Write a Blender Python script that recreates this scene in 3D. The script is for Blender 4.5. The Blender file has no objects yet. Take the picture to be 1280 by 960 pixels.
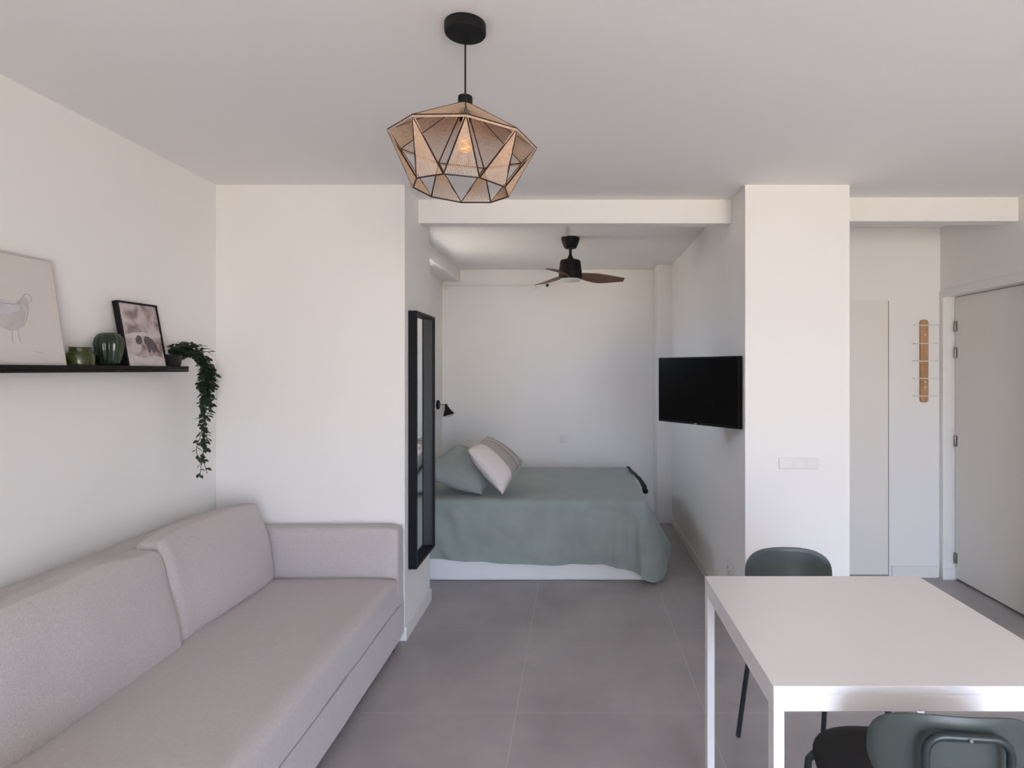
import bpy, bmesh, math, random
from mathutils import Vector, Matrix, noise
random.seed(7)
S = bpy.context.scene
COL = S.collection
PI = math.pi

# ------------------------------------------------------------------ camera
CAMH = 1.47
cd = bpy.data.cameras.new('camera'); cam = bpy.data.objects.new('camera', cd); COL.objects.link(cam)
cam.location = (0, 0, CAMH); cam.rotation_euler = (PI/2, 0, 0)
cd.sensor_width = 36; cd.lens = 36*750/1280
cd.shift_x = -80/1280; cd.shift_y = -18/1280
cd.clip_start = 0.02
S.camera = cam
# ------------------------------------------------------------------ view
S.view_settings.view_transform = 'Standard'; S.view_settings.look = 'None'
S.view_settings.gamma = 1; S.view_settings.use_curve_mapping = False
S.view_settings.exposure = 0.0
# ------------------------------------------------------------------ daylight
SKY = (0.59, 0.735, 1.0); SKY_STR = 18.5
GROUND = (1.0, 0.845, 0.66); GROUND_STR = 13.3
w = bpy.data.worlds.new('World'); S.world = w; w.use_nodes = True
nt = w.node_tree; nt.nodes.clear()
tc = nt.nodes.new('ShaderNodeTexCoord'); sp = nt.nodes.new('ShaderNodeSeparateXYZ')
mr = nt.nodes.new('ShaderNodeMapRange'); mr.inputs[1].default_value = -0.10; mr.inputs[2].default_value = 0.12
mx = nt.nodes.new('ShaderNodeMix'); mx.data_type = 'RGBA'
mx.inputs['A'].default_value = (*[c*GROUND_STR for c in GROUND], 1); mx.inputs['B'].default_value = (*[c*SKY_STR for c in SKY], 1)
bg = nt.nodes.new('ShaderNodeBackground'); ow = nt.nodes.new('ShaderNodeOutputWorld')
nt.links.new(tc.outputs['Generated'], sp.inputs[0]); nt.links.new(sp.outputs['Z'], mr.inputs[0])
nt.links.new(mr.outputs[0], mx.inputs['Factor']); nt.links.new(mx.outputs['Result'], bg.inputs[0]); nt.links.new(bg.outputs[0], ow.inputs[0])
WIN = dict(x0=0.40, x1=2.45, z0=0.05, z1=2.25, y=-3.00)          # glazed opening behind the camera
la = bpy.data.lights.new('daylight_portal', 'AREA'); la.shape = 'RECTANGLE'; la.size = WIN['x1']-WIN['x0']; la.size_y = WIN['z1']-WIN['z0']
la.cycles.is_portal = True
lo = bpy.data.objects.new('daylight_portal', la); COL.objects.link(lo)
lo.location = ((WIN['x0']+WIN['x1'])/2, WIN['y'], (WIN['z0']+WIN['z1'])/2); lo.rotation_euler = (PI/2, 0, 0)
FILL_OPENING = dict(y0=4.42, y1=5.05, z0=1.62, z1=2.15)                  # made-up opening added to brighten the alcove, out of camera view
lb = bpy.data.lights.new('daylight_portal', 'AREA'); lb.shape = 'RECTANGLE'; lb.size = FILL_OPENING['z1']-FILL_OPENING['z0']; lb.size_y = FILL_OPENING['y1']-FILL_OPENING['y0']  # portal for the added alcove opening
lb.cycles.is_portal = True
l2 = bpy.data.objects.new('daylight_portal', lb); COL.objects.link(l2)
l2.location = (-1.62, (FILL_OPENING['y0']+FILL_OPENING['y1'])/2, (FILL_OPENING['z0']+FILL_OPENING['z1'])/2); l2.rotation_euler = (0, -PI/2, 0)

# ------------------------------------------------------------------ materials
def mat(name, col, rough=0.6, metal=0.0, var=0.0, vscale=6.0, bump=0.0, bscale=200.0, spec=0.5, trans=0.0, sheen=0.0, emit=None, estr=0, vdetail=4, coat=0):
    m = bpy.data.materials.new(name); m.use_nodes = True
    n = m.node_tree.nodes; l = m.node_tree.links; b = n['Principled BSDF']
    b.inputs['Roughness'].default_value = rough; b.inputs['Metallic'].default_value = metal
    b.inputs['Specular IOR Level'].default_value = spec
    b.inputs['Base Color'].default_value = (*col, 1)
    if trans: b.inputs['Transmission Weight'].default_value = trans
    if sheen: b.inputs['Sheen Weight'].default_value = sheen
    if coat: b.inputs['Coat Weight'].default_value = coat
    if emit: b.inputs['Emission Color'].default_value = (*emit, 1); b.inputs['Emission Strength'].default_value = estr
    t = n.new('ShaderNodeTexCoord')
    nz = n.new('ShaderNodeTexNoise'); nz.inputs['Scale'].default_value = vscale; nz.inputs['Detail'].default_value = vdetail
    l.new(t.outputs['Object'], nz.inputs['Vector'])
    r = n.new('ShaderNodeValToRGB')
    r.color_ramp.elements[0].position = 0.3; r.color_ramp.elements[1].position = 0.7
    r.color_ramp.elements[0].color = (*[max(0, c*(1-var)) for c in col], 1)
    r.color_ramp.elements[1].color = (*[min(1, c*(1+var)) for c in col], 1)
    l.new(nz.outputs['Fac'], r.inputs[0]); l.new(r.outputs[0], b.inputs['Base Color'])
    if bump:
        n2 = n.new('ShaderNodeTexNoise'); n2.inputs['Scale'].default_value = bscale; n2.inputs['Detail'].default_value = 3
        l.new(t.outputs['Object'], n2.inputs['Vector'])
        bp = n.new('ShaderNodeBump'); bp.inputs['Strength'].default_value = bump; bp.inputs['Distance'].default_value = 0.004
        l.new(n2.outputs['Fac'], bp.inputs['Height']); l.new(bp.outputs[0], b.inputs['Normal'])
    return m

M = {}
M['wall'] = mat('wall_plaster', (0.88, 0.865, 0.845), 0.75, var=0.012, vscale=1.5, bump=0.08, bscale=60)
M['ceiling'] = mat('ceiling_plaster', (0.92, 0.905, 0.895), 0.8, var=0.012, vscale=1.2, bump=0.08, bscale=50)
M['trim'] = mat('white_trim', (0.84, 0.83, 0.81), 0.45, var=0.01)
M['door'] = mat('door_paint', (0.84, 0.81, 0.76), 0.4, var=0.012, vscale=2)
M['sofa'] = mat('sofa_fabric', (0.54, 0.495, 0.495), 0.95, var=0.05, vscale=90, bump=0.35, bscale=420, spec=0.15, sheen=0.25)
M['sofac'] = mat('cushion_fabric', (0.55, 0.50, 0.495), 0.95, var=0.09, vscale=160, bump=0.5, bscale=330, spec=0.15, sheen=0.25)
M['seam'] = mat('dark_seam', (0.16, 0.14, 0.14), 0.9)
M['black'] = mat('black_metal', (0.008, 0.008, 0.009), 0.55, var=0.1, spec=0.2)
M['shelf'] = mat('shelf_lacquer', (0.009, 0.007, 0.008), 0.55, var=0.2, vscale=20, spec=0.2)
M['mirror'] = mat('mirror_glass', (0.86, 0.88, 0.88), 0.02, metal=1.0)
M['frame_mirror'] = mat('mirror_frame_lacquer', (0.007, 0.009, 0.012), 0.5, var=0.15, vscale=15, spec=0.2)
M['white'] = mat('white_lacquer', (0.86, 0.85, 0.86), 0.32, var=0.008, vscale=3)
M['plastic'] = mat('white_plastic', (0.80, 0.79, 0.77), 0.35, var=0.01)
M['sage'] = mat('sage_bedspread', (0.30, 0.345, 0.325), 0.9, var=0.06, vscale=7, bump=0.25, bscale=300, spec=0.2, sheen=0.2)
M['sage2'] = mat('sage_pillow', (0.29, 0.335, 0.32), 0.9, var=0.08, vscale=9, bump=0.25, bscale=300, spec=0.2, sheen=0.2)
M['bedbase'] = mat('bed_base_white', (0.86, 0.86, 0.88), 0.6, var=0.02)
M['linen'] = mat('mattress_linen', (0.75, 0.75, 0.75), 0.9, var=0.02)
M['screen'] = mat('tv_screen', (0.004, 0.004, 0.004), 0.22, spec=0.10)
M['tvbody'] = mat('tv_plastic', (0.006, 0.006, 0.006), 0.5, spec=0.15)
M['grey'] = mat('grey_mark', (0.35, 0.35, 0.36), 0.4)
M['chairback'] = mat('chair_green_plastic', (0.055, 0.070, 0.066), 0.38, var=0.06, vscale=5, bump=0.05, bscale=400)
M['chairtube'] = mat('chair_tube_metal', (0.030, 0.042, 0.044), 0.32, metal=0.3, var=0.05)
M['seat'] = mat('seat_black', (0.012, 0.010, 0.009), 0.5, var=0.15)
M['chrome'] = mat('hinge_metal', (0.30, 0.28, 0.25), 0.35, metal=0.9)
M['rope'] = mat('jute_rope', (0.62, 0.44, 0.32), 0.9, var=0.15, vscale=120, bump=0.4, bscale=600)
M['lampframe'] = mat('lamp_frame_metal', (0.030, 0.017, 0.012), 0.5, metal=0.4)
M['greenglass'] = mat('green_ribbed_glass', (0.055, 0.105, 0.055), 0.10, spec=0.6, trans=0.75, var=0.1)
M['oliveglass'] = mat('olive_glass', (0.085, 0.11, 0.022), 0.2, spec=0.6, trans=0.55, var=0.1)
M['leaf'] = mat('leaf_green', (0.018, 0.040, 0.020), 0.5, var=0.5, vscale=40)
M['stem'] = mat('stem_green', (0.03, 0.04, 0.02), 0.7)
M['pot'] = mat('dark_pot', (0.02, 0.017, 0.017), 0.6)
M['paper'] = mat('sketch_paper', (0.69, 0.64, 0.61), 0.8, var=0.01)
M['paleframe'] = mat('pale_frame', (0.56, 0.51, 0.48), 0.5, var=0.02)
M['ink'] = mat('sketch_ink', (0.42, 0.38, 0.40), 0.8)
M['wash'] = mat('sketch_wash', (0.56, 0.52, 0.51), 0.8, var=0.10, vscale=25)
M['wash2'] = mat('sketch_wash_light', (0.60, 0.575, 0.60), 0.8, var=0.06, vscale=25)
M['bladewood'] = mat('fan_blade_walnut', (0.16, 0.085, 0.055), 0.45, var=0.2, vscale=14)
M['opal'] = mat('opal_diffuser', (0.75, 0.74, 0.72), 0.4)

def wood_mat(name, c1, c2, sc):
    m = bpy.data.materials.new(name); m.use_nodes = True
    n = m.node_tree.nodes; l = m.node_tree.links; b = n['Principled BSDF']; b.inputs['Roughness'].default_value = .5
    t = n.new('ShaderNodeTexCoord'); mp = n.new('ShaderNodeMapping'); mp.inputs['Scale'].default_value = sc
    nz = n.new('ShaderNodeTexNoise'); nz.inputs['Scale'].default_value = 6; nz.inputs['Detail'].default_value = 5
    r = n.new('ShaderNodeValToRGB'); r.color_ramp.elements[0].position = .35; r.color_ramp.elements[1].position = .65
    r.color_ramp.elements[0].color = (*c1, 1); r.color_ramp.elements[1].color = (*c2, 1)
    l.new(t.outputs['Object'], mp.inputs[0]); l.new(mp.outputs[0], nz.inputs['Vector']); l.new(nz.outputs['Fac'], r.inputs[0]); l.new(r.outputs[0], b.inputs['Base Color'])
    return m
M['oak'] = wood_mat('oak_board', (0.42, 0.22, 0.105), (0.56, 0.32, 0.17), (12, 12, 1.2))

def floor_mat():
    m = bpy.data.materials.new('grey_porcelain_tile'); m.use_nodes = True
    n = m.node_tree.nodes; l = m.node_tree.links; b = n['Principled BSDF']
    g = n.new('ShaderNodeNewGeometry')
    mp = n.new('ShaderNodeMapping'); mp.inputs['Location'].default_value = (0.257+0.81*6, -2.570+0.812*8, 0)
    l.new(g.outputs['Position'], mp.inputs[0])
    br = n.new('ShaderNodeTexBrick'); br.offset = 0; br.squash = 1
    for k, v in (('Scale', 1), ('Mortar Size', 0.0022), ('Mortar Smooth', 0.1), ('Bias', 0), ('Brick Width', 0.81), ('Row Height', 0.812)): br.inputs[k].default_value = v
    br.inputs['Color1'].default_value = (0.0, 0, 0, 1); br.inputs['Color2'].default_value = (1, 1, 1, 1)
    l.new(mp.outputs[0], br.inputs['Vector'])
    n1 = n.new('ShaderNodeTexNoise'); n1.inputs['Scale'].default_value = 2.2; n1.inputs['Detail'].default_value = 6; n1.inputs['Roughness'].default_value = 0.6
    n1.inputs['Distortion'].default_value = 0.4
    l.new(g.outputs['Position'], n1.inputs['Vector'])
    r = n.new('ShaderNodeValToRGB'); r.color_ramp.elements[0].position = 0.3; r.color_ramp.elements[1].position = 0.72
    r.color_ramp.elements[0].color = (0.345, 0.322, 0.330, 1); r.color_ramp.elements[1].color = (0.475, 0.448, 0.452, 1)
    l.new(n1.outputs['Fac'], r.inputs[0])
    mx2 = n.new('ShaderNodeMix'); mx2.data_type = 'RGBA'; mx2.inputs['B'].default_value = (0.52, 0.495, 0.49, 1)
    l.new(br.outputs['Fac'], mx2.inputs['Factor']); l.new(r.outputs[0], mx2.inputs['A'])
    l.new(mx2.outputs['Result'], b.inputs['Base Color'])
    rr = n.new('ShaderNodeMapRange'); rr.inputs[3].default_value = 0.38; rr.inputs[4].default_value = 0.52
    l.new(n1.outputs['Fac'], rr.inputs[0]); l.new(rr.outputs[0], b.inputs['Roughness'])
    bp = n.new('ShaderNodeBump'); bp.inputs['Strength'].default_value = 0.4; bp.inputs['Distance'].default_value = 0.002; bp.invert = True
    l.new(br.outputs['Fac'], bp.inputs['Height']); l.new(bp.outputs[0], b.inputs['Normal'])
    return m
M['floor'] = floor_mat()

def scarf_mat():      # white cushion with grey woven field and thin stripes
    m = bpy.data.materials.new('striped_cushion_fabric'); m.use_nodes = True
    n = m.node_tree.nodes; l = m.node_tree.links; b = n['Principled BSDF']; b.inputs['Roughness'].default_value = .9
    t = n.new('ShaderNodeTexCoord'); s = n.new('ShaderNodeSeparateXYZ'); l.new(t.outputs['UV'], s.inputs[0])
    r = n.new('ShaderNodeValToRGB'); e = r.color_ramp.elements; r.color_ramp.interpolation = 'CONSTANT'
    cream = (0.74, 0.69, 0.67, 1); base = (0.42, 0.40, 0.375, 1); lt = (0.62, 0.59, 0.55, 1); tan = (0.30, 0.24, 0.16, 1)
    e[0].position = 0; e[0].color = cream; e[1].position = 0.36; e[1].color = base
    for p, c in ((.62, tan), (.645, base), (.70, lt), (.73, base), (.78, tan), (.80, base), (.86, lt), (.89, base)):
        q = e.new(p); q.color = c
    l.new(s.outputs['X'], r.inputs[0]); l.new(r.outputs[0], b.inputs['Base Color'])
    return m
M['stripe'] = scarf_mat()
M['creamfab'] = mat('cream_cushion_fabric', (0.74, 0.69, 0.67), 0.95, var=0.06, vscale=120, bump=0.3, bscale=300)

def print_mat():      # sepia photographic print: pale stony ground, hill above
    m = bpy.data.materials.new('sepia_print'); m.use_nodes = True
    n = m.node_tree.nodes; l = m.node_tree.links; b = n['Principled BSDF']; b.inputs['Roughness'].default_value = .35
    t = n.new('ShaderNodeTexCoord'); nz = n.new('ShaderNodeTexNoise'); nz.inputs['Scale'].default_value = 16; nz.inputs['Detail'].default_value = 6
    nz.inputs['Distortion'].default_value = .6
    l.new(t.outputs['Object'], nz.inputs['Vector'])
    r = n.new('ShaderNodeValToRGB'); e = r.color_ramp.elements
    e[0].position = .36; e[0].color = (0.22, 0.165, 0.16, 1); e[1].position = .60; e[1].color = (0.56, 0.48, 0.47, 1)
    l.new(nz.outputs['Fac'], r.inputs[0]); l.new(r.outputs[0], b.inputs['Base Color'])
    return m
M['print'] = print_mat()
M['printdark'] = mat('print_dark_tone', (0.10, 0.075, 0.085), 0.4, var=0.5, vscale=60)
M['printpale'] = mat('print_pale_tone', (0.60, 0.54, 0.53), 0.4, var=0.08, vscale=30)
M['bulb'] = mat('amber_bulb', (1.0, 0.62, 0.30), 0.05, trans=0.9, emit=(1.0, 0.42, 0.12), estr=0.25)
M['filament'] = mat('filament', (1, .6, .3), 0.5, emit=(1.0, 0.5, 0.18), estr=4)

# ------------------------------------------------------------------ helpers
def link(o, parent=None):
    COL.objects.link(o)
    if parent: o.parent = parent
    return o
def obj(name, bm, m, parent=None, smooth=False, angle=None):
    me = bpy.data.meshes.new(name)
    bmesh.ops.recalc_face_normals(bm, faces=bm.faces)
    bm.to_mesh(me); bm.free()
    for mm in (m if isinstance(m, (list, tuple)) else [m]): me.materials.append(mm)
    if smooth:
        for p in me.polygons: p.use_smooth = True
        if angle is not None: me.set_sharp_from_angle(angle=math.radians(angle))
    return link(bpy.data.objects.new(name, me), parent)
def thing(name, label, cat, loc=(0, 0, 0), rotz=0, group=None, rot=None):
    o = bpy.data.objects.new(name, None); o.empty_display_size = .05; COL.objects.link(o)
    o.location = loc; o.rotation_euler = rot if rot else (0, 0, rotz)
    tag(o, label, cat, group); return o
def tag(o, label, cat, group=None):
    o['label'] = label; o['category'] = cat
    if group: o['group'] = group
    return o
def struct(name, bm, m, label=None, smooth=False):
    o = obj(name, bm, m, None, smooth, 40 if smooth else None); o['kind'] = 'structure'
    if label: o['label'] = label
    return o
def box(bm, x0, x1, y0, y1, z0, z1, bev=0, seg=2):
    r = bmesh.ops.create_cube(bm, size=1)
    vs = r['verts']
    for v in vs:
        v.co = Vector(((x0+x1)/2+v.co.x*(x1-x0), (y0+y1)/2+v.co.y*(y1-y0), (z0+z1)/2+v.co.z*(z1-z0)))
    if bev:
        es = list({e for v in vs for e in v.link_edges})
        bmesh.ops.bevel(bm, geom=es, offset=bev, segments=seg, affect='EDGES', profile=.5)
    return bm
def B(*a, **k): return box(bmesh.new(), *a, **k)
def smooth_path(pts, sub=6):
    pts = [Vector(p) for p in pts]; out = []
    for i in range(len(pts)-1):
        p0 = pts[max(i-1, 0)]; p1 = pts[i]; p2 = pts[i+1]; p3 = pts[min(i+2, len(pts)-1)]
        for k in range(sub):
            t = k/sub
            out.append(.5*((2*p1)+(-p0+p2)*t+(2*p0-5*p1+4*p2-p3)*t*t+(-p0+3*p1-3*p2+p3)*t**3))
    out.append(pts[-1]); return out
def tube(bm, pts, r, n=10, closed=False, r2=None):
    pts = [Vector(p) for p in pts]; N = len(pts); rings = []; up = None
    for i, p in enumerate(pts):
        a = pts[(i-1) % N] if closed else pts[max(i-1, 0)]
        b = pts[(i+1) % N] if closed else pts[min(i+1, N-1)]
        t = (b-a).normalized()
        if up is None:
            up = t.orthogonal().normalized()
        up = (up-t*up.dot(t)).normalized(); s = t.cross(up)
        rad = r if r2 is None else r+(r2-r)*i/(N-1)
        rings.append([bm.verts.new(p+(up*math.cos(2*PI*k/n)+s*math.sin(2*PI*k/n))*rad) for k in range(n)])
    m = N if closed else N-1
    for i in range(m):
        A = rings[i]; Bq = rings[(i+1) % N]
        for k in range(n): bm.faces.new((A[k], A[(k+1) % n], Bq[(k+1) % n], Bq[k]))
    if not closed:
        bm.faces.new(rings[0][::-1]); bm.faces.new(rings[-1])
    return bm
def lathe(bm, prof, n=32, c=(0, 0, 0), sx=1, sy=1, rib=0, ribn=0):
    rings = []
    for (r, z) in prof:
        ring = []
        for k in range(n):
            a = 2*PI*k/n; rr = r*(1+rib*math.cos(ribn*a)) if rib else r
            ring.append(bm.verts.new((c[0]+rr*math.cos(a)*sx, c[1]+rr*math.sin(a)*sy, c[2]+z)))
        rings.append(ring)
    for A, Bq in zip(rings, rings[1:]):
        for k in range(n): bm.faces.new((A[k], A[(k+1) % n], Bq[(k+1) % n], Bq[k]))
    bm.faces.new(rings[0][::-1]); bm.faces.new(rings[-1])
    return bm
def grid(bm, nu, nv, f, uv=None):
    V = [[bm.verts.new(f(i/nu, j/nv)) for j in range(nv+1)] for i in range(nu+1)]
    F = []
    lay = bm.loops.layers.uv.verify() if uv else None
    for i in range(nu):
        for j in range(nv):
            fc = bm.faces.new((V[i][j], V[i+1][j], V[i+1][j+1], V[i][j+1])); F.append(fc)
            if uv:
                for lp, (a, b) in zip(fc.loops, ((i, j), (i+1, j), (i+1, j+1), (i, j+1))): lp[lay].uv = (a/nu, b/nv)
    return V, F
def prism(bm, pts, ext):
    """closed polygon pts (3-D) extruded by vector ext"""
    ext = Vector(ext); a = [bm.verts.new(p) for p in pts]; b = [bm.verts.new(Vector(p)+ext) for p in pts]
    n = len(pts); bm.faces.new(a[::-1]); bm.faces.new(b)
    for i in range(n): bm.faces.new((a[i], a[(i+1) % n], b[(i+1) % n], b[i]))
    return bm
def pillow_mesh(P, tf, tb, p=3.0, q=.55, n=22, wr=.006, seed=0, concave=.04):
    """soft pillow between four mid-plane corners P00,P10,P11,P01; bulge tf to the front side and tb to the back"""
    P = [Vector(a) for a in P]; nrm = (P[1]-P[0]).cross(P[3]-P[0]).normalized()
    ctr = sum(P, Vector())/4
    bm = bmesh.new()
    def mk(sign, t):
        def f(u, v):
            a, b = 2*u-1, 2*v-1
            pt = P[0]*(1-u)*(1-v)+P[1]*u*(1-v)+P[2]*u*v+P[3]*(1-u)*v
            pt = pt+(ctr-pt)*concave*((1-a*a)*b*b+(1-b*b)*a*a)
            h = ((1-abs(a)**p)*(1-abs(b)**p))**q
            w_ = wr*noise.noise(Vector((u*5+seed, v*5, sign)))*(1.2-h)+wr*.8*noise.noise(Vector((u*9, v*3+seed, sign)))*h
            return pt+nrm*sign*(t*h+w_*(1 if h > 0.001 else 0))
        return f
    uv = True
    grid(bm, n, n, mk(1, tf), uv)
    nf = len(bm.faces)
    grid(bm, n, n, mk(-1, tb), uv)
    bm.faces.ensure_lookup_table()
    for i, f in enumerate(bm.faces):
        if i >= nf: f.material_index = 1
    bmesh.ops.remove_doubles(bm, verts=bm.verts, dist=.0008)
    return bm, nrm
def seam_loop(P, concave=.04, n=14):
    P = [Vector(a) for a in P]; ctr = sum(P, Vector())/4; out = []
    for k in range(4):
        for i in range(n):
            s = i/n; u, v = [(s, 0), (1, s), (1-s, 1), (0, 1-s)][k]
            a, b = 2*u-1, 2*v-1
            pt = P[0]*(1-u)*(1-v)+P[1]*u*(1-v)+P[2]*u*v+P[3]*(1-u)*v
            out.append(pt+(ctr-pt)*concave*((1-a*a)*b*b+(1-b*b)*a*a))
    return out
def softbox(bm, x0, x1, y0, y1, z0, z1, r=.03, n=14, wr=0.0, crown=(0, 0, 0), seed=0):
    """subdivided box with round edges, slight crown on each axis and cloth waviness"""
    c = Vector(((x0+x1)/2, (y0+y1)/2, (z0+z1)/2)); h = Vector(((x1-x0)/2, (y1-y0)/2, (z1-z0)/2))
    b2 = bmesh.new(); bmesh.ops.create_cube(b2, size=2); bmesh.ops.subdivide_edges(b2, edges=b2.edges, cuts=n, use_grid_fill=True)
    vm = {}
    for v in b2.verts:
        s = Vector([math.copysign(abs(q)**.75 if abs(q) < 1 else 1, q) for q in v.co])
        q = Vector((s.x*h.x, s.y*h.y, s.z*h.z))
        inner = Vector([max(-(h[i]-r), min(h[i]-r, q[i])) for i in range(3)])
        d = q-inner
        if d.length > 1e-9: q = inner+d.normalized()*r
        k = [(1-s[(i+1) % 3]**2)*(1-s[(i+2) % 3]**2) for i in range(3)]
        for i in range(3): q[i] += s[i]*crown[i]*k[i]
        if wr:
            nn = noise.noise_vector((q+c)*5+Vector((seed, 0, 0)))*wr; q += nn
        vm[v] = bm.verts.new(q+c)
    for f in b2.faces: bm.faces.new([vm[v] for v in f.verts])
    b2.free(); return bm
def copy_tree(o, parent=None):
    c = o.copy(); COL.objects.link(c); c.parent = parent
    for ch in list(o.children): copy_tree(ch, c)
    return c

# ================================================================== SETTING
XL = -1.957; XR = 2.58; YW = WIN['y']; CZ = 2.475
YF = 3.262; XM = -0.931; YM = 3.82; XP = 0.92; XC = 1.4875; YH = 4.25; XA = -1.343; YB = 6.03; YB2 = 5.755
struct('floor', B(XL-.1, XR+.3, YW-.1, YB+.1, -.1, 0), M['floor'])
struct('ceiling', B(XL-.1, XR+.3, YW-.1, YB+.1, CZ, CZ+.1), M['ceiling'])
struct('wall_left', B(XL-.1, XL, YW-.1, YF, 0, CZ), M['wall'])
struct('wall_sofa_end', B(XL-.1, XM, YF, YM, 0, CZ), M['wall'], 'white wall block carrying the tall black mirror')
bm = bmesh.new()
box(bm, XA-.3, XA, YM, FILL_OPENING['y0'], 0, CZ); box(bm, XA-.3, XA, FILL_OPENING['y1'], YB, 0, CZ)
box(bm, XA-.3, XA, FILL_OPENING['y0'], FILL_OPENING['y1'], 0, FILL_OPENING['z0']); box(bm, XA-.3, XA, FILL_OPENING['y0'], FILL_OPENING['y1'], FILL_OPENING['z1'], CZ)
struct('wall_alcove_left', bm, M['wall'])
bm = bmesh.new()
for y in (FILL_OPENING['y0'], (FILL_OPENING['y0']+FILL_OPENING['y1'])/2-.02, FILL_OPENING['y1']-.04): box(bm, XA-.26, XA-.21, y, y+.04, FILL_OPENING['z0'], FILL_OPENING['z1'], .003)
for z in (FILL_OPENING['z0'], FILL_OPENING['z1']-.04): box(bm, XA-.255, XA-.215, FILL_OPENING['y0'], FILL_OPENING['y1'], z, z+.04, .003)
struct('added_fill_opening', bm, M['trim'])  # frame of the invented opening that lets extra daylight into the alcove
struct('wall_alcove_back', B(XA-.3, XP+.1, YB, YB+.1, 0, CZ), M['wall'])
struct('wall_alcove_pier', B(.780, XP, YB2, YB, 0, CZ), M['wall'])
struct('wall_column', B(XP, XC, YF, YH, 0, CZ), M['wall'], 'bright white column between bed alcove and hall')
struct('wall_partition', B(XP, XP+.1, YH, YB, 0, CZ), M['wall'])
struct('wall_hall_back', B(XC, XR+.15, YH, YH+.1, 0, CZ), M['wall'])
# right wall with the door recess  (opening Y 3.33..4.205, z 0..1.985)
bm = bmesh.new()
box(bm, XR, XR+.15, YW-.1, 3.30, 0, CZ); box(bm, XR, XR+.15, 3.30, YH, 2.02, CZ)
struct('wall_right', bm, M['wall'])
# window wall behind the camera
bm = bmesh.new()
box(bm, XL-.1, WIN['x0'], YW-.1, YW, 0, CZ); box(bm, WIN['x1'], XR+.15, YW-.1, YW, 0, CZ)
box(bm, WIN['x0'], WIN['x1'], YW-.1, YW, WIN['z1'], CZ); box(bm, WIN['x0'], WIN['x1'], YW-.1, YW, 0, WIN['z0'])
struct('wall_window_side', bm, M['wall'])
bm = bmesh.new()
for x in (WIN['x0'], .5-.03, WIN['x1']-.06): box(bm, x, x+.06, YW-.09, YW-.03, WIN['z0'], WIN['z1'], .004)
box(bm, WIN['x0'], WIN['x1'], YW-.085, YW-.035, WIN['z1']-.06, WIN['z1'], .004); box(bm, WIN['x0'], WIN['x1'], YW-.085, YW-.035, WIN['z0'], WIN['z0']+.05, .004)
struct('window_1', bm, M['trim'])
# beams
struct('trim_1', B(XM, XP, 3.55, 3.64, 2.336, CZ), M['wall'], 'white beam across the bed alcove opening')
struct('trim_2', B(XC, XR, 3.50, 3.60, 2.336, CZ), M['wall'], 'white beam across the hall')
struct('trim_3', B(XA, -1.165, YM, YB, 2.354, CZ), M['wall'], 'white soffit along the alcove ceiling')
struct('trim_4', B(-.084, -.070, 3.64, 4.50, CZ-.008, CZ), M['trim'], 'white cable cover on the alcove ceiling')
# baseboards
def bboard(name, *b): struct(name, B(*b, bev=.002, seg=1), M['trim'])
bboard('baseboard_mirror_side', XM, XM+.013, YF-.012, YM, 0, .075)
bboard('baseboard_sofa_end', XL, XM, YF-.013, YF, 0, .075)
bboard('baseboard_left', XL, XL+.013, YW, YF-.013, 0, .075)
bboard('baseboard_partition', XP-.013, XP, YF, YB2, 0, .062)
bboard('baseboard_alcove_back', XA, .780, YB-.013, YB, 0, .062)
bboard('baseboard_pier', .780, XP-.013, YB2-.013, YB2, 0, .062)
bboard('baseboard_column', XP, XC, YF-.013, YF, 0, .062)
bboard('baseboard_hall', 2.235, XR-.02, YH-.013, YH, 0, .082)
bboard('baseboard_right', XR-.013, XR, YW, 3.25, 0, .082)
# hall flush door (left part behind the column)
d1 = struct('door_1', B(XC+.01, 2.205, YH-.012, YH-.002, .022, 1.957, bev=.0015, seg=1), M['door'], 'flush white cupboard door beside the column')
f = obj('door_gap', B(2.205, 2.2115, YH-.0105, YH-.001, .016, 1.957), mat('gap_grey', (.28, .28, .27), .8), d1); f['kind'] = 'structure'
f = obj('door_gap', B(XC+.01, 2.2115, YH-.0105, YH-.001, .010, .022), bpy.data.materials['gap_grey'], d1); f['kind'] = 'structure'
# entrance door in the right wall
d2 = struct('door_2', B(2.655, 2.695, 3.33, 4.203, .014, 1.975, bev=.002, seg=1), M['door'], 'white entrance door at the right edge')
bm = bmesh.new()
box(bm, XR-.008, 2.71, 4.207, YH, 0, 2.02, .002, 1); box(bm, XR-.008, 2.71, 3.27, 3.326, 0, 2.02, .002, 1); box(bm, XR-.008, 2.71, 3.326, 4.207, 1.979, 2.035, .002, 1)
f = obj('door_frame', bm, M['trim'], d2)
f = obj('plinth_block', B(XR-.014, 2.66, 4.196, 4.2065, 0, .08, bev=.002, seg=1), M['trim'], d2)
for z in (1.772, 1.588, .972, .154):
    bm = bmesh.new(); lathe(bm, [(.0065, -.038), (.0075, -.034), (.0075, .034), (.0065, .038)], 12, (2.650, 4.196, z)); box(bm, 2.651, 2.656, 4.175, 4.196, z-.036, z+.036)
    obj('hinge', bm, M['chrome'], d2, True, 30)
bm = bmesh.new(); tube(bm, smooth_path([(2.655, 3.372, 1.02), (2.62, 3.372, 1.02), (2.612, 3.372, 1.012), (2.612, 3.372, .93)]), .009)
obj('door_handle', bm, M['chrome'], d2, True, 40)
bm = B(2.70, 2.72, 3.25, YH+.05, 0, 2.05); f = struct('wall_behind_door', bm, M['black'])

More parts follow.
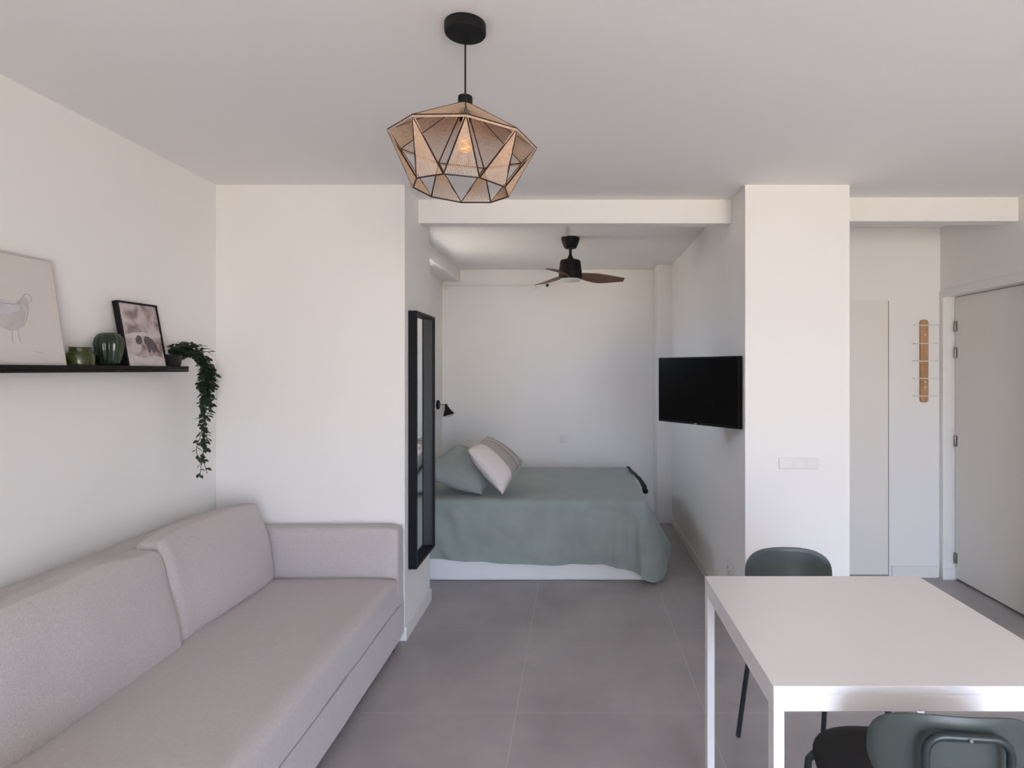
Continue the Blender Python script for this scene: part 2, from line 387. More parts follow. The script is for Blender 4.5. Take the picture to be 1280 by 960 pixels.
# ================================================================== SOFA
sofa = thing('sofa', 'long greige fabric sofa bed with low arm against the left wall', 'sofa', (-1.43, 2.05, 0))
T = Matrix.Translation(-Vector((-1.43, 2.05, 0)))
def so(name, bm, m, **k):
    bmesh.ops.transform(bm, matrix=T, verts=bm.verts); return obj(name, bm, m, sofa, True, k.get('a', 50))
SF = -.922
so('base', softbox(bmesh.new(), -1.90, SF, .90, 3.235, .045, .235, r=.018, n=16, wr=.004, seed=2), M['sofa'])
so('seat_mattress', softbox(bmesh.new(), -1.84, SF+.004, .965, 3.120, .222, .398, r=.035, n=22, wr=.005, crown=(.004, 0, .010), seed=5), M['sofa'])
so('arm', softbox(bmesh.new(), -1.90, SF-.004, 3.118, 3.243, .10, .640, r=.028, n=12, wr=.004, crown=(0, 0, .003), seed=8), M['sofa'])
so('arm', softbox(bmesh.new(), -1.90, SF-.004, .84, .965, .10, .640, r=.028, n=12, wr=.004, seed=9), M['sofa'])
so('backrest', softbox(bmesh.new(), -1.945, -1.79, .90, 3.12, .10, .738, r=.03, n=18, wr=.004, seed=3), M['sofa'])
for x in (-1.85, SF-.05):
    for y in (.95, 3.13):
        bm = bmesh.new(); lathe(bm, [(.022, 0), (.025, .01), (.025, .055)], 16, (x, y, 0)); so('foot', bm, M['black'])
bm = bmesh.new(); tube(bm, smooth_path([(SF+.0, 3.11, .236), (SF+.004, 2.2, .234), (SF+.0, .97, .236)], 8), .0022, 6); so('piping', bm, M['sofa'])
def back_cushion(y0, y1, seed, dz=0):
    bm = bmesh.new()
    softbox(bm, -.10, .10, -(y1-y0)/2, (y1-y0)/2, 0, .415, r=.036, n=20, wr=.013, crown=(.030, .006, .008), seed=seed)
    for v in bm.verts:    # narrows and softens towards the top, leans back
        k = v.co.z/.415
        v.co.x *= 1-.46*k*k; v.co.x -= .052*k
        e = abs(v.co.y)/((y1-y0)/2)
        v.co.z -= .022*k*(e**3)*0.6
    bmesh.ops.translate(bm, verts=bm.verts, vec=(-1.628-dz*1.3, (y0+y1)/2, .388+dz))
    return bm
so('back_cushion', back_cushion(2.338, 3.092, 11), M['sofac'])
so('back_cushion', back_cushion(1.578, 2.333, 23, -.012), M['sofac'])

# ================================================================== TABLE
tbl = thing('dining_table', 'square white lacquered table with slim legs in the right foreground', 'table', (.8325, 1.7525, 0))
def tb(name, bm, m, sm=False):
    bmesh.ops.translate(bm, verts=bm.verts, vec=(-.8325, -1.7525, 0)); return obj(name, bm, m, tbl, sm, 40)
tx0, tx1, ty0, ty1 = .455, 1.210, 1.383, 2.122
tb('tabletop', B(tx0, tx1, ty0, ty1, .721, .740, bev=.0015, seg=2), M['white'])
bm = bmesh.new()
box(bm, tx0+.001, tx1-.001, ty0+.001, ty0+.025, .681, .7205, .001, 1); box(bm, tx0+.001, tx1-.001, ty1-.025, ty1-.001, .681, .7205, .001, 1)
box(bm, tx0+.001, tx0+.025, ty0+.0255, ty1-.0255, .681, .7205, .001, 1); box(bm, tx1-.025, tx1-.001, ty0+.0255, ty1-.0255, .681, .7205, .001, 1)
tb('apron', bm, M['white'])
for x in (tx0+.001, tx1-.026):
    for y in (ty0+.001, ty1-.041):
        tb('leg', B(x, x+.025, y, y+.04, .006, .6805, bev=.0015, seg=1), M['white'])
for x in (tx0+.0135, tx1-.0135):
    for y in (ty0+.021, ty1-.021):
        bm = bmesh.new(); lathe(bm, [(.010, 0), (.012, .002), (.012, .006)], 12, (x, y, 0)); tb('foot_glide', bm, M['plastic'])

# ================================================================== CHAIRS
def make_chair(label):
    t = thing('dining_chair', label, 'chair', group='green dining chairs at the white table')
    # seat : rounded disc slightly dished
    bm = bmesh.new()
    def seatp(u, v):
        a = 2*PI*u; rr = v
        c, s = math.cos(a), math.sin(a); k = (abs(c)**2.6+abs(s)**2.6)**(-1/2.6)
        x = .196*rr*k*c; y = .022+.215*rr*k*s
        return Vector((x, y, .460-.010*(1-rr**2)+(-.004 if rr > .97 else 0)))
    V, F = grid(bm, 48, 12, seatp)
    bmesh.ops.remove_doubles(bm, verts=bm.verts, dist=.0005)
    top = list(bm.faces)
    r = bmesh.ops.extrude_face_region(bm, geom=top)
    vs = [g for g in r['geom'] if isinstance(g, bmesh.types.BMVert)]
    for v in vs: v.co.z -= .018; v.co.x *= .975; v.co.y *= .975
    obj('seat', bm, M['seat'], t, True, 55)
    # backrest : curved pill panel
    bm = bmesh.new(); W = .168
    def backp(off):
        def f(u, v):
            a = 2*PI*u; c, s = math.cos(a), math.sin(a); ex = 3.3
            k = (abs(c)**ex+abs(s)**ex)**(-1/ex)
            x = W*k*c*v; z = .100*k*s*v
            taper = 1-.16*max(0, -z/.1)**1.2; x *= taper
            y = -.262+.045*(x/W)**2-.12*(z*.28)+off*(1 if v < .999 else .35)
            return Vector((x, y, .671+z))
        return f
    grid(bm, 56, 12, backp(-.006)); n0 = len(bm.faces); grid(bm, 56, 12, backp(.006))
    b1 = backp(-.006); b2 = backp(.006)
    for i in range(56):
        a = [bm.verts.new(f_(k/56, 1)) for f_, k in ((b1, i), (b1, i+1), (b2, i+1), (b2, i))]; bm.faces.new(a)
    bmesh.ops.remove_doubles(bm, verts=bm.verts, dist=.0004)
    obj('backrest', bm, M['chairback'], t, True, 60)
    # legs
    for sx in (-1, 1):
        bm = bmesh.new()
        pts = smooth_path([(sx*.095, .165, .425), (sx*.150, .160, .424), (sx*.178, .160, .408), (sx*.186, .163, .375), (sx*.190, .17, .20), (sx*.196, .18, .004)], 6)
        tube(bm, pts, .010, 10); obj('leg', bm, M['chairtube'], t, True, 50)
        bm = bmesh.new()
        pts = smooth_path([(sx*.095, -.12, .425), (sx*.125, -.17, .424), (sx*.142, -.205, .408), (sx*.148, -.222, .375), (sx*.160, -.26, .20), (sx*.170, -.305, .004)], 6)
        tube(bm, pts, .010, 10); obj('leg', bm, M['chairtube'], t, True, 50)
    # seat frame under the seat
    bm = bmesh.new(); tube(bm, [(math.cos(a)*.13, math.sin(a)*.14, .424) for a in [2*PI*k/28 for k in range(28)]], .008, 8, True)
    obj('seat_frame', bm, M['chairtube'], t, True, 50)
    # bent tube loop that carries the backrest
    bm = bmesh.new(); pts = []
    zt, zb, hw, rr = .742, .60, .080, .034
    def yb(z): return -.283-.12*((z-.674)*.28)
    pts = [(-.075, -.10, .424), (-.082, -.20, .424), (-.083, -.262, .432), (-.083, -.287, .47), (-hw, -.287, .56), (-hw, yb(.66), .66)]
    arc = [(-hw+rr-rr*math.cos(a), yb(zt-rr+rr*math.sin(a)), zt-rr+rr*math.sin(a)) for a in [PI/2*k/5 for k in range(6)]]
    pts = smooth_path(pts, 5)[:-1]+[Vector(p) for p in [(-hw, yb(.69), .69)]+arc]
    mir = [Vector((-p.x, p.y, p.z)) for p in reversed(pts)]
    tube(bm, pts+mir, .0085, 12); obj('back_frame', bm, M['chairtube'], t, True, 50)
    bm = bmesh.new()
    for sx in (-1, 1): lathe(bm, [(.004, -.003), (.004, .001), (.002, .003)], 10)
    bm.free(); bm = bmesh.new()
    lathe(bm, [(.0045, 0), (.0045, .002), (.002, .004)], 10)
    bmesh.ops.transform(bm, matrix=Matrix.Translation((0, -.2945, zt-.001)) @ Matrix.Rotation(PI/2, 4, 'X'), verts=bm.verts)
    obj('screw', bm, M['chrome'], t, True, 40)
    return t
ch = make_chair('dark green chair seen from behind, nearest, on the near side of the table')
ch.location = (.806, 1.470, 0); ch.rotation_euler = (0, 0, math.radians(-6))
ch2 = copy_tree(ch); ch2['label'] = 'dark green chair on the far side of the table, rounded backrest top showing'
ch2.location = (.820, 2.098, 0); ch2.rotation_euler = (0, 0, PI)

# ================================================================== BED
bed = thing('bed', 'double bed with sage green bedspread and white base in the alcove', 'bed', (-.42, 4.9, 0))
def be(name, bm, m, sm=True, a=60):
    bmesh.ops.translate(bm, verts=bm.verts, vec=(.42, -4.9, 0)); return obj(name, bm, m, bed, sm, a)
be('bed_base', B(-1.33, .488, 4.165, 5.60, .002, .30, bev=.022, seg=4), M['bedbase'])
be('mattress', B(-1.33, .478, 4.17, 5.60, .302, .548, bev=.04, seg=4), M['linen'])
# bedspread
XE, YE, ZT = .500, 4.138, .572
hem_pts = [(-1.40, .175), (-1.008, .166), (-.80, .155), (-.628, .148), (-.40, .136), (-.105, .1225), (.05, .130), (.187, .133), (.28, .112), (.358, .0895), (.43, .07), (.50, .045)]
def hem(x):
    for (a, b), (c, d) in zip(hem_pts, hem_pts[1:]):
        if x <= c: return b+(d-b)*max(0, (x-a)/(c-a))
    return hem_pts[-1][1]
RC = .05
def spread_pt(s, v):
    """s in 0..1 runs along the front edge, round the foot corner and along the foot; v: 0 top .. 1 hem"""
    L1 = (XE-RC)+1.335; LA = RC*PI/2; L2 = 5.60-(YE+RC); d = s*(L1+LA+L2)
    if d < L1: p = Vector((-1.335+d, YE, 0)); n = Vector((0, -1, 0)); c = 0; hz = hem(p.x)
    elif d < L1+LA:
        a = (d-L1)/RC; n = Vector((math.sin(a), -math.cos(a), 0)); p = Vector((XE-RC, YE+RC, 0))+n*RC; c = 1; hz = .045-.03*math.sin(a*2) if a < PI/4 else .015+.02*(a-PI/4)
    else:
        e = d-L1-LA; p = Vector((XE, YE+RC+e, 0)); n = Vector((1, 0, 0)); hz = min(.19, .03+e*.45); c = 0
    dd = abs(d-(L1+LA*.5))
    r = .035
    if v < .15:
        a = v/.15*PI/2; off = -r+r*math.sin(a); z = ZT-r+r*math.cos(a)
        return p+n*off+Vector((0, 0, z))
    k = (v-.15)/.85; z = (ZT-r)+(hz-(ZT-r))*k
    out = .012*k
    flare = 0
    if d >= L1*.93:
        q = min(1, (d-L1*.93)/(LA+.2+L1*.07)); q = q*q*(3-2*q)
        flare = .185*q*k**1.1
        if d > L1+LA: flare *= 1-.25*min(1, (d-L1-LA)/.9)
    waves = .012*k*math.sin(d*9+1.3*math.sin(d*4))*(1 if d < L1 else .4)+.006*k*math.sin(d*23+z*6)
    if d > L1*.9: waves += .020*k*math.sin((d-L1)*22)
    waves += .030*min(1, k*2)*math.exp(-abs(d-L1+.010)/.016)+.014*min(1, k*2)*math.exp(-abs(d-L1+.085)/.014)
    waves += .010*math.exp(-((p.x+.85)/.25)**2)*math.sin(18*z+9*d+2*math.sin(14*d))*min(1, k*4) if d < L1 else 0
    wr = .012*abs(noise.noise(Vector((d*4+z*5, z*7-d*2, 9))))+.007*noise.noise(Vector((d*6, z*9, 1)))+.004*noise.noise(Vector((d*17, z*15, 4)))
    nn = n if n.x < .99 and n.y > -.99 else n
    q = p+nn*(out+flare+waves+wr); q.z = z+.006*noise.noise(Vector((d*8, 3, k)))*k
    if d < L1*.93: q.y = min(q.y, 4.152-.004)
    return q
bm = bmesh.new()
grid(bm, 220, 34, spread_pt)
def topp(u, v):
    x = -1.335+u*(XE-.035+1.335); y = YE+.035+v*(5.60-YE-.035)
    e = min(u*8, (1-u)*8, v*8, (1-v)*8, 1)
    dip = 0
    if v > .93: dip = -.03*((v-.93)/.07)**2
    return Vector((x, y, ZT+e*(.010*noise.noise(Vector((x*3, y*3, 0)))+.003*noise.noise(Vector((x*9, y*9, 2))))+dip))
grid(bm, 60, 48, topp)
bmesh.ops.remove_doubles(bm, verts=bm.verts, dist=.0002)
be('bedspread', bm, M['sage'], True, 180)
# pillows
P = [(-.705, 4.235, .605), (-.725, 4.75, .60), (-.985, 4.80, .865), (-1.055, 4.30, .745)]
def make_pillow(name, P, tf, tb_, mats, label, cat, seed, **kw):
    c = sum((Vector(p) for p in P), Vector())/4; c.z = min(p[2] for p in P)
    root = thing(name, label, cat, c)
    PL = [Vector(p)-c for p in P]
    bm, nrm = pillow_mesh(PL, tf, tb_, seed=seed, **kw)
    obj('pillow_cover', bm, mats, root, True, 180)
    bm = bmesh.new(); tube(bm, seam_loop(PL, kw.get('concave', .04)), .0035, 6, True)
    obj('piping', bm, mats[1], root, True, 180)
    return root
make_pillow('pillow', [(-.665, 4.215, .595), (-.63, 4.70, .68), (-.94, 4.80, .875), (-1.13, 4.24, .735)], .10, .07, [M['sage2'], M['sage2']],
            'plump sage green pillow leaning at the head of the bed', 'pillow', 3)
make_pillow('cushion', [(-.515, 4.205, .600), (-.40, 4.60, .765), (-.690, 4.66, .955), (-.765, 4.22, .905)], .085, .10, [M['stripe'], M['creamfab']],
            'cream and grey square cushion with stripes propped on the green pillow', 'cushion', 9, p=2.6)
# dark strap at the far foot corner
bm = bmesh.new()
pts = smooth_path([(.475, 5.45, .585), (.49, 5.15, .588), (.515, 4.90, .580), (.530, 4.72, .560), (.535, 4.62, .53)], 6)
for i in range(len(pts)): pts[i] += Vector((.002*math.sin(i*1.7), 0, .002*math.sin(i*1.1)))
tube(bm, pts, .010, 8, r2=.022)
st = obj('folded_throw', bm, M['black'], None, True, 180); tag(st, 'narrow rolled black cloth along the foot end edge of the bed', 'cloth')

# ================================================================== MIRROR
mi = thing('wall_mirror', 'tall narrow mirror in a deep black frame on the wall beside the alcove', 'mirror', (XM, 3.54, .362))
y0, y1, zt = 3.325-3.54, 3.758-3.54, 1.436; dp = .049; th = .016
bm = bmesh.new()
box(bm, .001, dp, y0, y0+th, 0, zt, .0015, 1); box(bm, .001, dp, y1-th, y1, 0, zt, .0015, 1)
box(bm, .001, dp, y0+th, y1-th, 0, th, .0015, 1); box(bm, .001, dp, y0+th, y1-th, zt-th, zt, .0015, 1)
obj('mirror_frame', bm, M['frame_mirror'], mi)
obj('mirror_glass', B(.004, .010, y0+th, y1-th, th, zt-th), M['mirror'], mi)
bm = bmesh.new(); yy = y1-th-.006
box(bm, .010, dp-.012, yy, yy+.004, th, zt-th); obj('frame_lining', bm, mat('frame_liner', (.015, .017, .02), .5), mi)

# ================================================================== SHELF AND ITS THINGS
sh = thing('picture_ledge', 'long narrow black picture ledge on the left wall above the sofa', 'shelf', (XL, 2.2, 1.459))
bm = bmesh.new(); box(bm, .001, .120, -.62, .647, 0, .010, .001, 1); obj('shelf_board', bm, M['shelf'], sh)
bm = bmesh.new(); box(bm, .110, .120, -.62, .647, .0105, .027, .001, 1); obj('front_lip', bm, M['shelf'], sh)
bm = bmesh.new(); box(bm, .001, .011, -.62, .647, .0105, .058, .001, 1); obj('back_rail', bm, M['shelf'], sh)
ZS = 1.4695
def framed(name, label, yc, wd, ht, fw, fd, m_frame, xb, rz=0):
    th_ = math.asin(min(.9, (xb-XL-.012-fd)/ht)) if ht > 0 else 0
    r = thing(name, label, 'picture', (xb, yc, ZS+.001), rot=(-th_, 0, PI/2+rz))
    bm = bmesh.new()     # local: x right, z up, front is -y
    box(bm, -wd/2, -wd/2+fw, 0, fd, 0, ht, .001, 1); box(bm, wd/2-fw, wd/2, 0, fd, 0, ht, .001, 1)
    box(bm, -wd/2+fw, wd/2-fw, 0, fd, 0, fw, .001, 1); box(bm, -wd/2+fw, wd/2-fw, 0, fd, ht-fw, ht, .001, 1)
    obj('picture_frame', bm, m_frame, r)
    return r
p1 = framed('framed_sketch', 'large pale framed bird sketch, leftmost on the black ledge', 2.055, .30, .405, .007, .018, M['paleframe'], -1.868)
obj('paper', B(-.143, .143, .004, .012, .007, .398), M['paper'], p1)
def flat(pts, y=.0035, d=.0005, dx=0, dz=0):
    pts = [(a+dx, b+dz) for a, b in pts]
    bm = bmesh.new(); prism(bm, [(x, y, z) for x, z in pts], (0, -d, 0)); return bm
def ribbon(pts, wd, y=.0028, d=.0004):
    bm = bmesh.new(); P_ = [Vector((x, 0, z)) for x, z in pts]; P_ = smooth_path(P_, 5); L, R = [], []
    for i, p in enumerate(P_):
        t = (P_[min(i+1, len(P_)-1)]-P_[max(i-1, 0)]).normalized(); n = Vector((-t.z, 0, t.x)); k = wd*(.35+.65*math.sin(PI*i/(len(P_)-1)))
        L.append(p+n*k/2); R.append(p-n*k/2)
    prism(bm, [(p.x, y, p.z) for p in L+R[::-1]], (0, -d, 0)); return bm
dr = obj('bird_drawing', flat([(p.x, p.z) for p in smooth_path([Vector(q) for q in [(-.10, 0, .235), (-.05, 0, .240), (.0, 0, .240), (.035, 0, .262), (.050, 0, .262), (.052, 0, .235), (.038, 0, .205), (.025, 0, .175), (-.005, 0, .150), (-.045, 0, .150), (-.085, 0, .18), (-.10, 0, .235)]], 4)[:-1]]), M['wash'], p1)
dr.location = (-.022, 0, -.012)
obj('bird_wing', flat([(p.x, p.z) for p in smooth_path([Vector(q) for q in [(-.12, 0, .24), (-.06, 0, .248), (.0, 0, .243), (.02, 0, .225), (-.01, 0, .205), (-.06, 0, .20), (-.12, 0, .24)]], 4)[:-1]], .0029), M['wash2'], dr)
for pts, wd in (([(.0, .240), (.02, .248), (.038, .268), (.052, .278), (.066, .272), (.070, .262), (.060, .250), (.050, .246)], .0022), ([(-.10, .232), (-.05, .235), (0, .236), (.03, .245)], .003),
                ([(.052, .246), (.048, .215), (.030, .175), (0, .150), (-.04, .145)], .0018), ([(-.02, .15), (-.025, .12), (-.022, .10)], .0015), ([(.0, .15), (.0, .12), (.008, .10)], .0015), ([(.045, .075), (.07, .073), (.095, .070)], .0012)):
    obj('ink_line', ribbon(pts, wd), M['ink'], dr)
p2 = framed('framed_print', 'black framed sepia print leaning beside the ribbed green vase', 2.627, .226, .298, .009, .024, M['shelf'], -1.866, math.radians(-3))
obj('print', B(-.104, .104, .004, .012, .009, .289), M['print'], p2)
pr = p2.children[1]
obj('pale_band', flat([(-.104, .150), (-.06, .160), (0, .168), (.05, .160), (.104, .165), (.104, .148), (.05, .143), (0, .150), (-.05, .140), (-.104, .135)]), M['printpale'], pr)
obj('pale_ground', flat([(-.104, .01), (.104, .01), (.104, .05), (.05, .065), (-.02, .05), (-.104, .075)], .0036), M['printpale'], pr)
obj('dark_shape', flat([(-.045, .120), (-.042, .140), (-.032, .152), (-.018, .150), (-.010, .135), (-.012, .120), (-.025, .112), (-.038, .112)], .0030), M['printdark'], pr)
obj('dark_shape', flat([(.000, .135), (.010, .150), (.030, .148), (.050, .136), (.064, .120), (.074, .095), (.082, .075), (.066, .078), (.060, .088), (.052, .074), (.040, .078), (.036, .094), (.024, .075), (.014, .080), (.012, .105), (.002, .118)], .0030), M['printdark'], pr)
# votive
v = thing('candle_holder', 'squat olive green glass candle holder beside the bird sketch', 'candle holder', (XL+.062, 2.292, ZS))
bm = bmesh.new(); lathe(bm, [(.036, 0), (.044, .004), (.047, .02), (.047, .055), (.043, .064), (.034, .070), (.033, .083), (.036, .086), (.033, .086), (.030, .080), (.030, .070), (.039, .060), (.042, .05), (.042, .02), (.036, .010)], 36)
obj('glass_body', bm, M['oliveglass'], v, True, 40)
bm = bmesh.new(); lathe(bm, [(.0, .012), (.033, .012), (.033, .04), (.0, .04)], 24); obj('candle', bm, mat('green_wax', (.10, .12, .03), .6), v, True, 40)
# vase
v = thing('ribbed_vase', 'round ribbed dark green glass vase beside the black framed print', 'vase', (XL+.064, 2.432, ZS))
bm = bmesh.new(); lathe(bm, [(.026, 0), (.030, .004), (.037, .03), (.046, .07), (.0505, .10), (.047, .126), (.036, .143), (.020, .150), (.018, .150), (.033, .139), (.043, .122), (.046, .10), (.041, .07), (.032, .03), (.024, .008)], 96, rib=.045, ribn=14)
obj('glass_body', bm, M['greenglass'], v, True, 60)
# trailing plant
pl = thing('trailing_plant', 'small potted plant trailing dark green vines off the ledge end', 'plant', (XL+.062, 2.814, ZS))
bm = bmesh.new(); lathe(bm, [(.030, 0), (.033, .003), (.042, .066), (.044, .068), (.040, .068), (.036, .055)], 28); obj('pot', bm, M['pot'], pl, True, 40)
bm = bmesh.new(); lathe(bm, [(0, .052), (.037, .054), (.0, .056)], 20); obj('soil', bm, M['seam'], pl, True, 40)
def leaf(bm, p, d, nrm, L, W):
    d = d.normalized(); s = d.cross(nrm).normalized(); n = s.cross(d)
    prof = [(0, 0), (.25, .75), (.5, 1), (.78, .6), (1, 0)]
    mid = [bm.verts.new(p+d*L*t-n*L*.12*t*t) for t, _ in prof]
    for sg in (1, -1):
        side = [bm.verts.new(p+d*L*t+s*sg*W*w_-n*L*.12*t*t+n*W*.25*w_) for t, w_ in prof[1:-1]]
        q = [mid[0]]+side+[mid[-1]]
        bm.faces.new((mid[0], mid[1], side[0]))
        bm.faces.new((mid[1], mid[2], side[1], side[0])); bm.faces.new((mid[2], mid[3], side[2], side[1])); bm.faces.new((mid[3], mid[4], side[2]))
fol = bmesh.new(); stm = bmesh.new()
rnd = random.Random(4)
def leaves_along(pts, every, L0=.030, spread=.5, from_i=0):
    for i in range(from_i, len(pts)-1):
        if rnd.random() < every:
            t = (pts[i+1]-pts[i]).normalized()
            side = Vector((rnd.uniform(-1, 1), rnd.uniform(-1, 1), rnd.uniform(-.4, .4)))
            d = (side.normalized()*1.0+t*spread)
            L = L0*rnd.uniform(.65, 1.2)
            leaf(fol, pts[i], d, Vector((rnd.uniform(-.5, .8), rnd.uniform(-.8, .3), 1)), L, L*.33)
# vines: (reach in y, x, lowest z)
vines = [(.172, .055, -.525), (.165, .062, -.515), (.160, .045, -.47), (.180, .060, -.40), (.168, .050, -.30), (.20, .055, -.20), (.215, .065, -.15), (.15, .07, -.17), (.185, .04, -.12), (.205, .05, -.07), (.14, .06, -.10)]
for k, (dy, dx, zb) in enumerate(vines):
    pts = [Vector((0, 0, .055)), Vector((dx*.5, dy*.35, .082+.02*rnd.random())), Vector((dx*.9, dy*.75, .060)), Vector((dx, dy-.01, .01))]
    n_ = 6
    for q in range(1, n_+1):
        pts.append(Vector((dx+rnd.uniform(-.012, .012), dy-.004+rnd.uniform(-.020, .020)-(.025*(q/n_) if k < 4 else 0), zb*q/n_)))
    sp_ = smooth_path(pts, 7); tube(stm, sp_, .0014, 4); leaves_along(sp_, .85, .031)
    if k >= 3: leaves_along(sp_, .35, .032)
for k in range(46):
    a = rnd.uniform(-.5, 2.2)
    e = Vector((.02+.05*rnd.random(), rnd.uniform(-.06, .20), .065+rnd.uniform(0, .065)))
    if e.y < -.02 : e.z = rnd.uniform(.09, .125)
    pts = smooth_path([Vector((0, 0, .055)), e*.6+Vector((0, 0, .035)), e], 5); tube(stm, pts, .0013, 4); leaves_along(pts, .75, .032, from_i=3)
obj('foliage', fol, M['leaf'], pl, True, 180); obj('vine_stems', stm, M['stem'], pl, True, 180)

# ================================================================== PENDANT LAMP
LX, LY = -.322, 1.745
lamp = thing('pendant_lamp', 'faceted jute rope pendant lamp hanging from a round black ceiling plate', 'lamp', (LX, LY, CZ))
bm = bmesh.new(); lathe(bm, [(.059, 0), (.060, -.002), (.060, -.026), (.057, -.030), (.0, -.030)], 48); obj('ceiling_plate', bm, M['black'], lamp, True, 35)
bm = bmesh.new(); tube(bm, [(0, 0, -.03), (0, 0, -.12), (0, 0, 2.262-CZ)], .0028, 8); obj('cord', bm, M['black'], lamp, True, 60)
bm = bmesh.new(); lathe(bm, [(.018, .022), (.021, .020), (.021, -.002), (.017, -.004), (.017, -.05), (.014, -.052)], 28, (0, 0, 2.243-CZ)); obj('lamp_socket', bm, M['black'], lamp, True, 35)
shade = bpy.data.objects.new('lamp_shade', None); shade.empty_display_size = .05; COL.objects.link(shade); shade.parent = lamp
shade.location = (0, 0, 2.243-CZ); shade.rotation_euler = (0, math.radians(2.6), 0)
NS = 9
def rad(a): return math.radians(a)
def ringpt(a, r, z): return Vector((-math.sin(rad(a))*r, -math.cos(rad(a))*r, z))
zu, zl = 2.127-2.243, 1.993-2.243
Up = [ringpt(-12.5+40*k, .212, zu) for k in range(NS)]
Lo = [ringpt(9+40*k, .140, zl) for k in range(NS)]          # Lo[k-1], Lo[k] bracket Up[k]
Cp = [ringpt(-12.5+40*k, .019, -.004) for k in range(NS)]
fr = bmesh.new()
for k in range(NS):
    for a, b in ((Cp[k], Up[k]), (Up[k], Up[(k+1) % NS]), (Up[k], Lo[k]), (Up[k], Lo[k-1]), (Lo[k], Lo[(k+1) % NS])):
        tube(fr, [a, b], .0024, 6)
tube(fr, [ringpt(a, .019, -.004) for a in range(0, 360, 20)], .002, 6, True)
obj('shade_frame', fr, M['lampframe'], shade, True, 50)
def strands(bm, apex, b0, b1, n, r, spread=.07):
    for i in range(n):
        t = (i+.5)/n
        top = apex+(b0.lerp(b1, t)-apex)*spread*0+(b1-b0)*(t-.5)*spread
        tube(bm, [top, b0.lerp(b1, t)], r, 4)
for k in range(NS):
    bm = bmesh.new(); strands(bm, Up[k], Lo[k-1], Lo[k], 17, .0014)
    # wrap turns at the apex and along the ring edge
    a = Up[k]
    for q in range(6):
        t = .02+.012*q; tube(bm, [a.lerp(Lo[k-1], t), a.lerp(Lo[k], t)], .0016, 4)
    obj('rope_panel', bm, M['rope'], shade, True, 60)
for k in range(NS):
    bm = bmesh.new(); u0, u1 = Up[k], Up[(k+1) % NS]; c0, c1 = Cp[k], Cp[(k+1) % NS]
    for i in range(22):     # strands of the roof run from the collar to the rim
        t = (i+.5)/22; tube(bm, [c0.lerp(c1, t), u0.lerp(u1, t)], .0013, 4)
    for i in range(3): 
        o_ = Vector((0, 0, -.0026*i)); tube(bm, [u0+o_, u1+o_], .0016, 5)
    obj('roof_rope_panel', bm, M['rope'], shade, True, 60)
bm = bmesh.new(); lathe(bm, [(.010, .030), (.013, .022), (.018, -.005), (.023, -.024), (.022, -.038), (.014, -.050), (.0, -.054)], 24, (0, 0, 2.155-CZ)); bl = obj('bulb', bm, M['bulb'], lamp, True, 60)
bm = bmesh.new(); tube(bm, [(.008*math.cos(t*2.2), .008*math.sin(t*2.2), .01-t*.0055) for t in range(9)], .0012, 5)
bmesh.ops.translate(bm, verts=bm.verts, vec=(0, 0, 2.145-CZ)); obj('filament', bm, M['filament'], bl, True, 60)

# ================================================================== CEILING FAN
fan = thing('ceiling_fan', 'black ceiling fan with three walnut blades in the bed alcove', 'fan', (-.043, 4.57, CZ))
bm = bmesh.new(); lathe(bm, [(.069, 0), (.070, -.012), (.063, -.04), (.047, -.078), (.040, -.083), (.0, -.083)], 36); obj('canopy', bm, M['black'], fan, True, 35)
bm = bmesh.new(); lathe(bm, [(.011, -.082), (.011, -.145)], 16); obj('downrod', bm, M['black'], fan, True, 40)
bm = bmesh.new(); lathe(bm, [(.012, -.130), (.020, -.150), (.032, -.165), (.070, -.172), (.078, -.180), (.088, -.262), (.090, -.305), (.084, -.315), (.0, -.316)], 40); obj('motor_housing', bm, M['black'], fan, True, 35)
bm = bmesh.new(); lathe(bm, [(.080, -.317), (.080, -.324), (.066, -.334), (.035, -.340), (.0, -.341)], 36); obj('light_diffuser', bm, M['opal'], fan, True, 50)
for a in (-110, 10, 130):
    bm = bmesh.new(); ra = math.radians(a)
    def bladep(u, v):
        r_ = .075+u*.345; wd = (.055+.075*math.sin(min(1, u*1.5)*PI/2)-.105*max(0, u-.35)**1.25*1.2)*1.0
        wd = max(.012, wd); c = (v-.5)*wd+.022*math.sin(u*PI)
        tw = math.radians(-36+18*u); z = -.285+math.sin(tw)*c-.022*u*u
        return Vector((r_, math.cos(tw)*c, z))
    V, F = grid(bm, 20, 6, bladep)
    r = bmesh.ops.extrude_face_region(bm, geom=list(bm.faces))
    for g in r['geom']:
        if isinstance(g, bmesh.types.BMVert): g.co.z -= .006
    bmesh.ops.rotate(bm, verts=bm.verts, cent=(0, 0, 0), matrix=Matrix.Rotation(ra, 3, 'Z'))
    obj('fan_blade', bm, M['bladewood'], fan, True, 50)

# ================================================================== TV
pn = Vector((.897, 3.300, 0)); pf = Vector((.529, 3.850, 0)); wd = (pf-pn).length
ang = math.atan2((pn-pf).y, (pn-pf).x)       # local +x runs from far to near edge
tvm = (pn+pf)/2
tv = thing('television', 'flat black television on the side wall of the bed alcove', 'television', (tvm.x, tvm.y, 1.141), ang)
H = .405
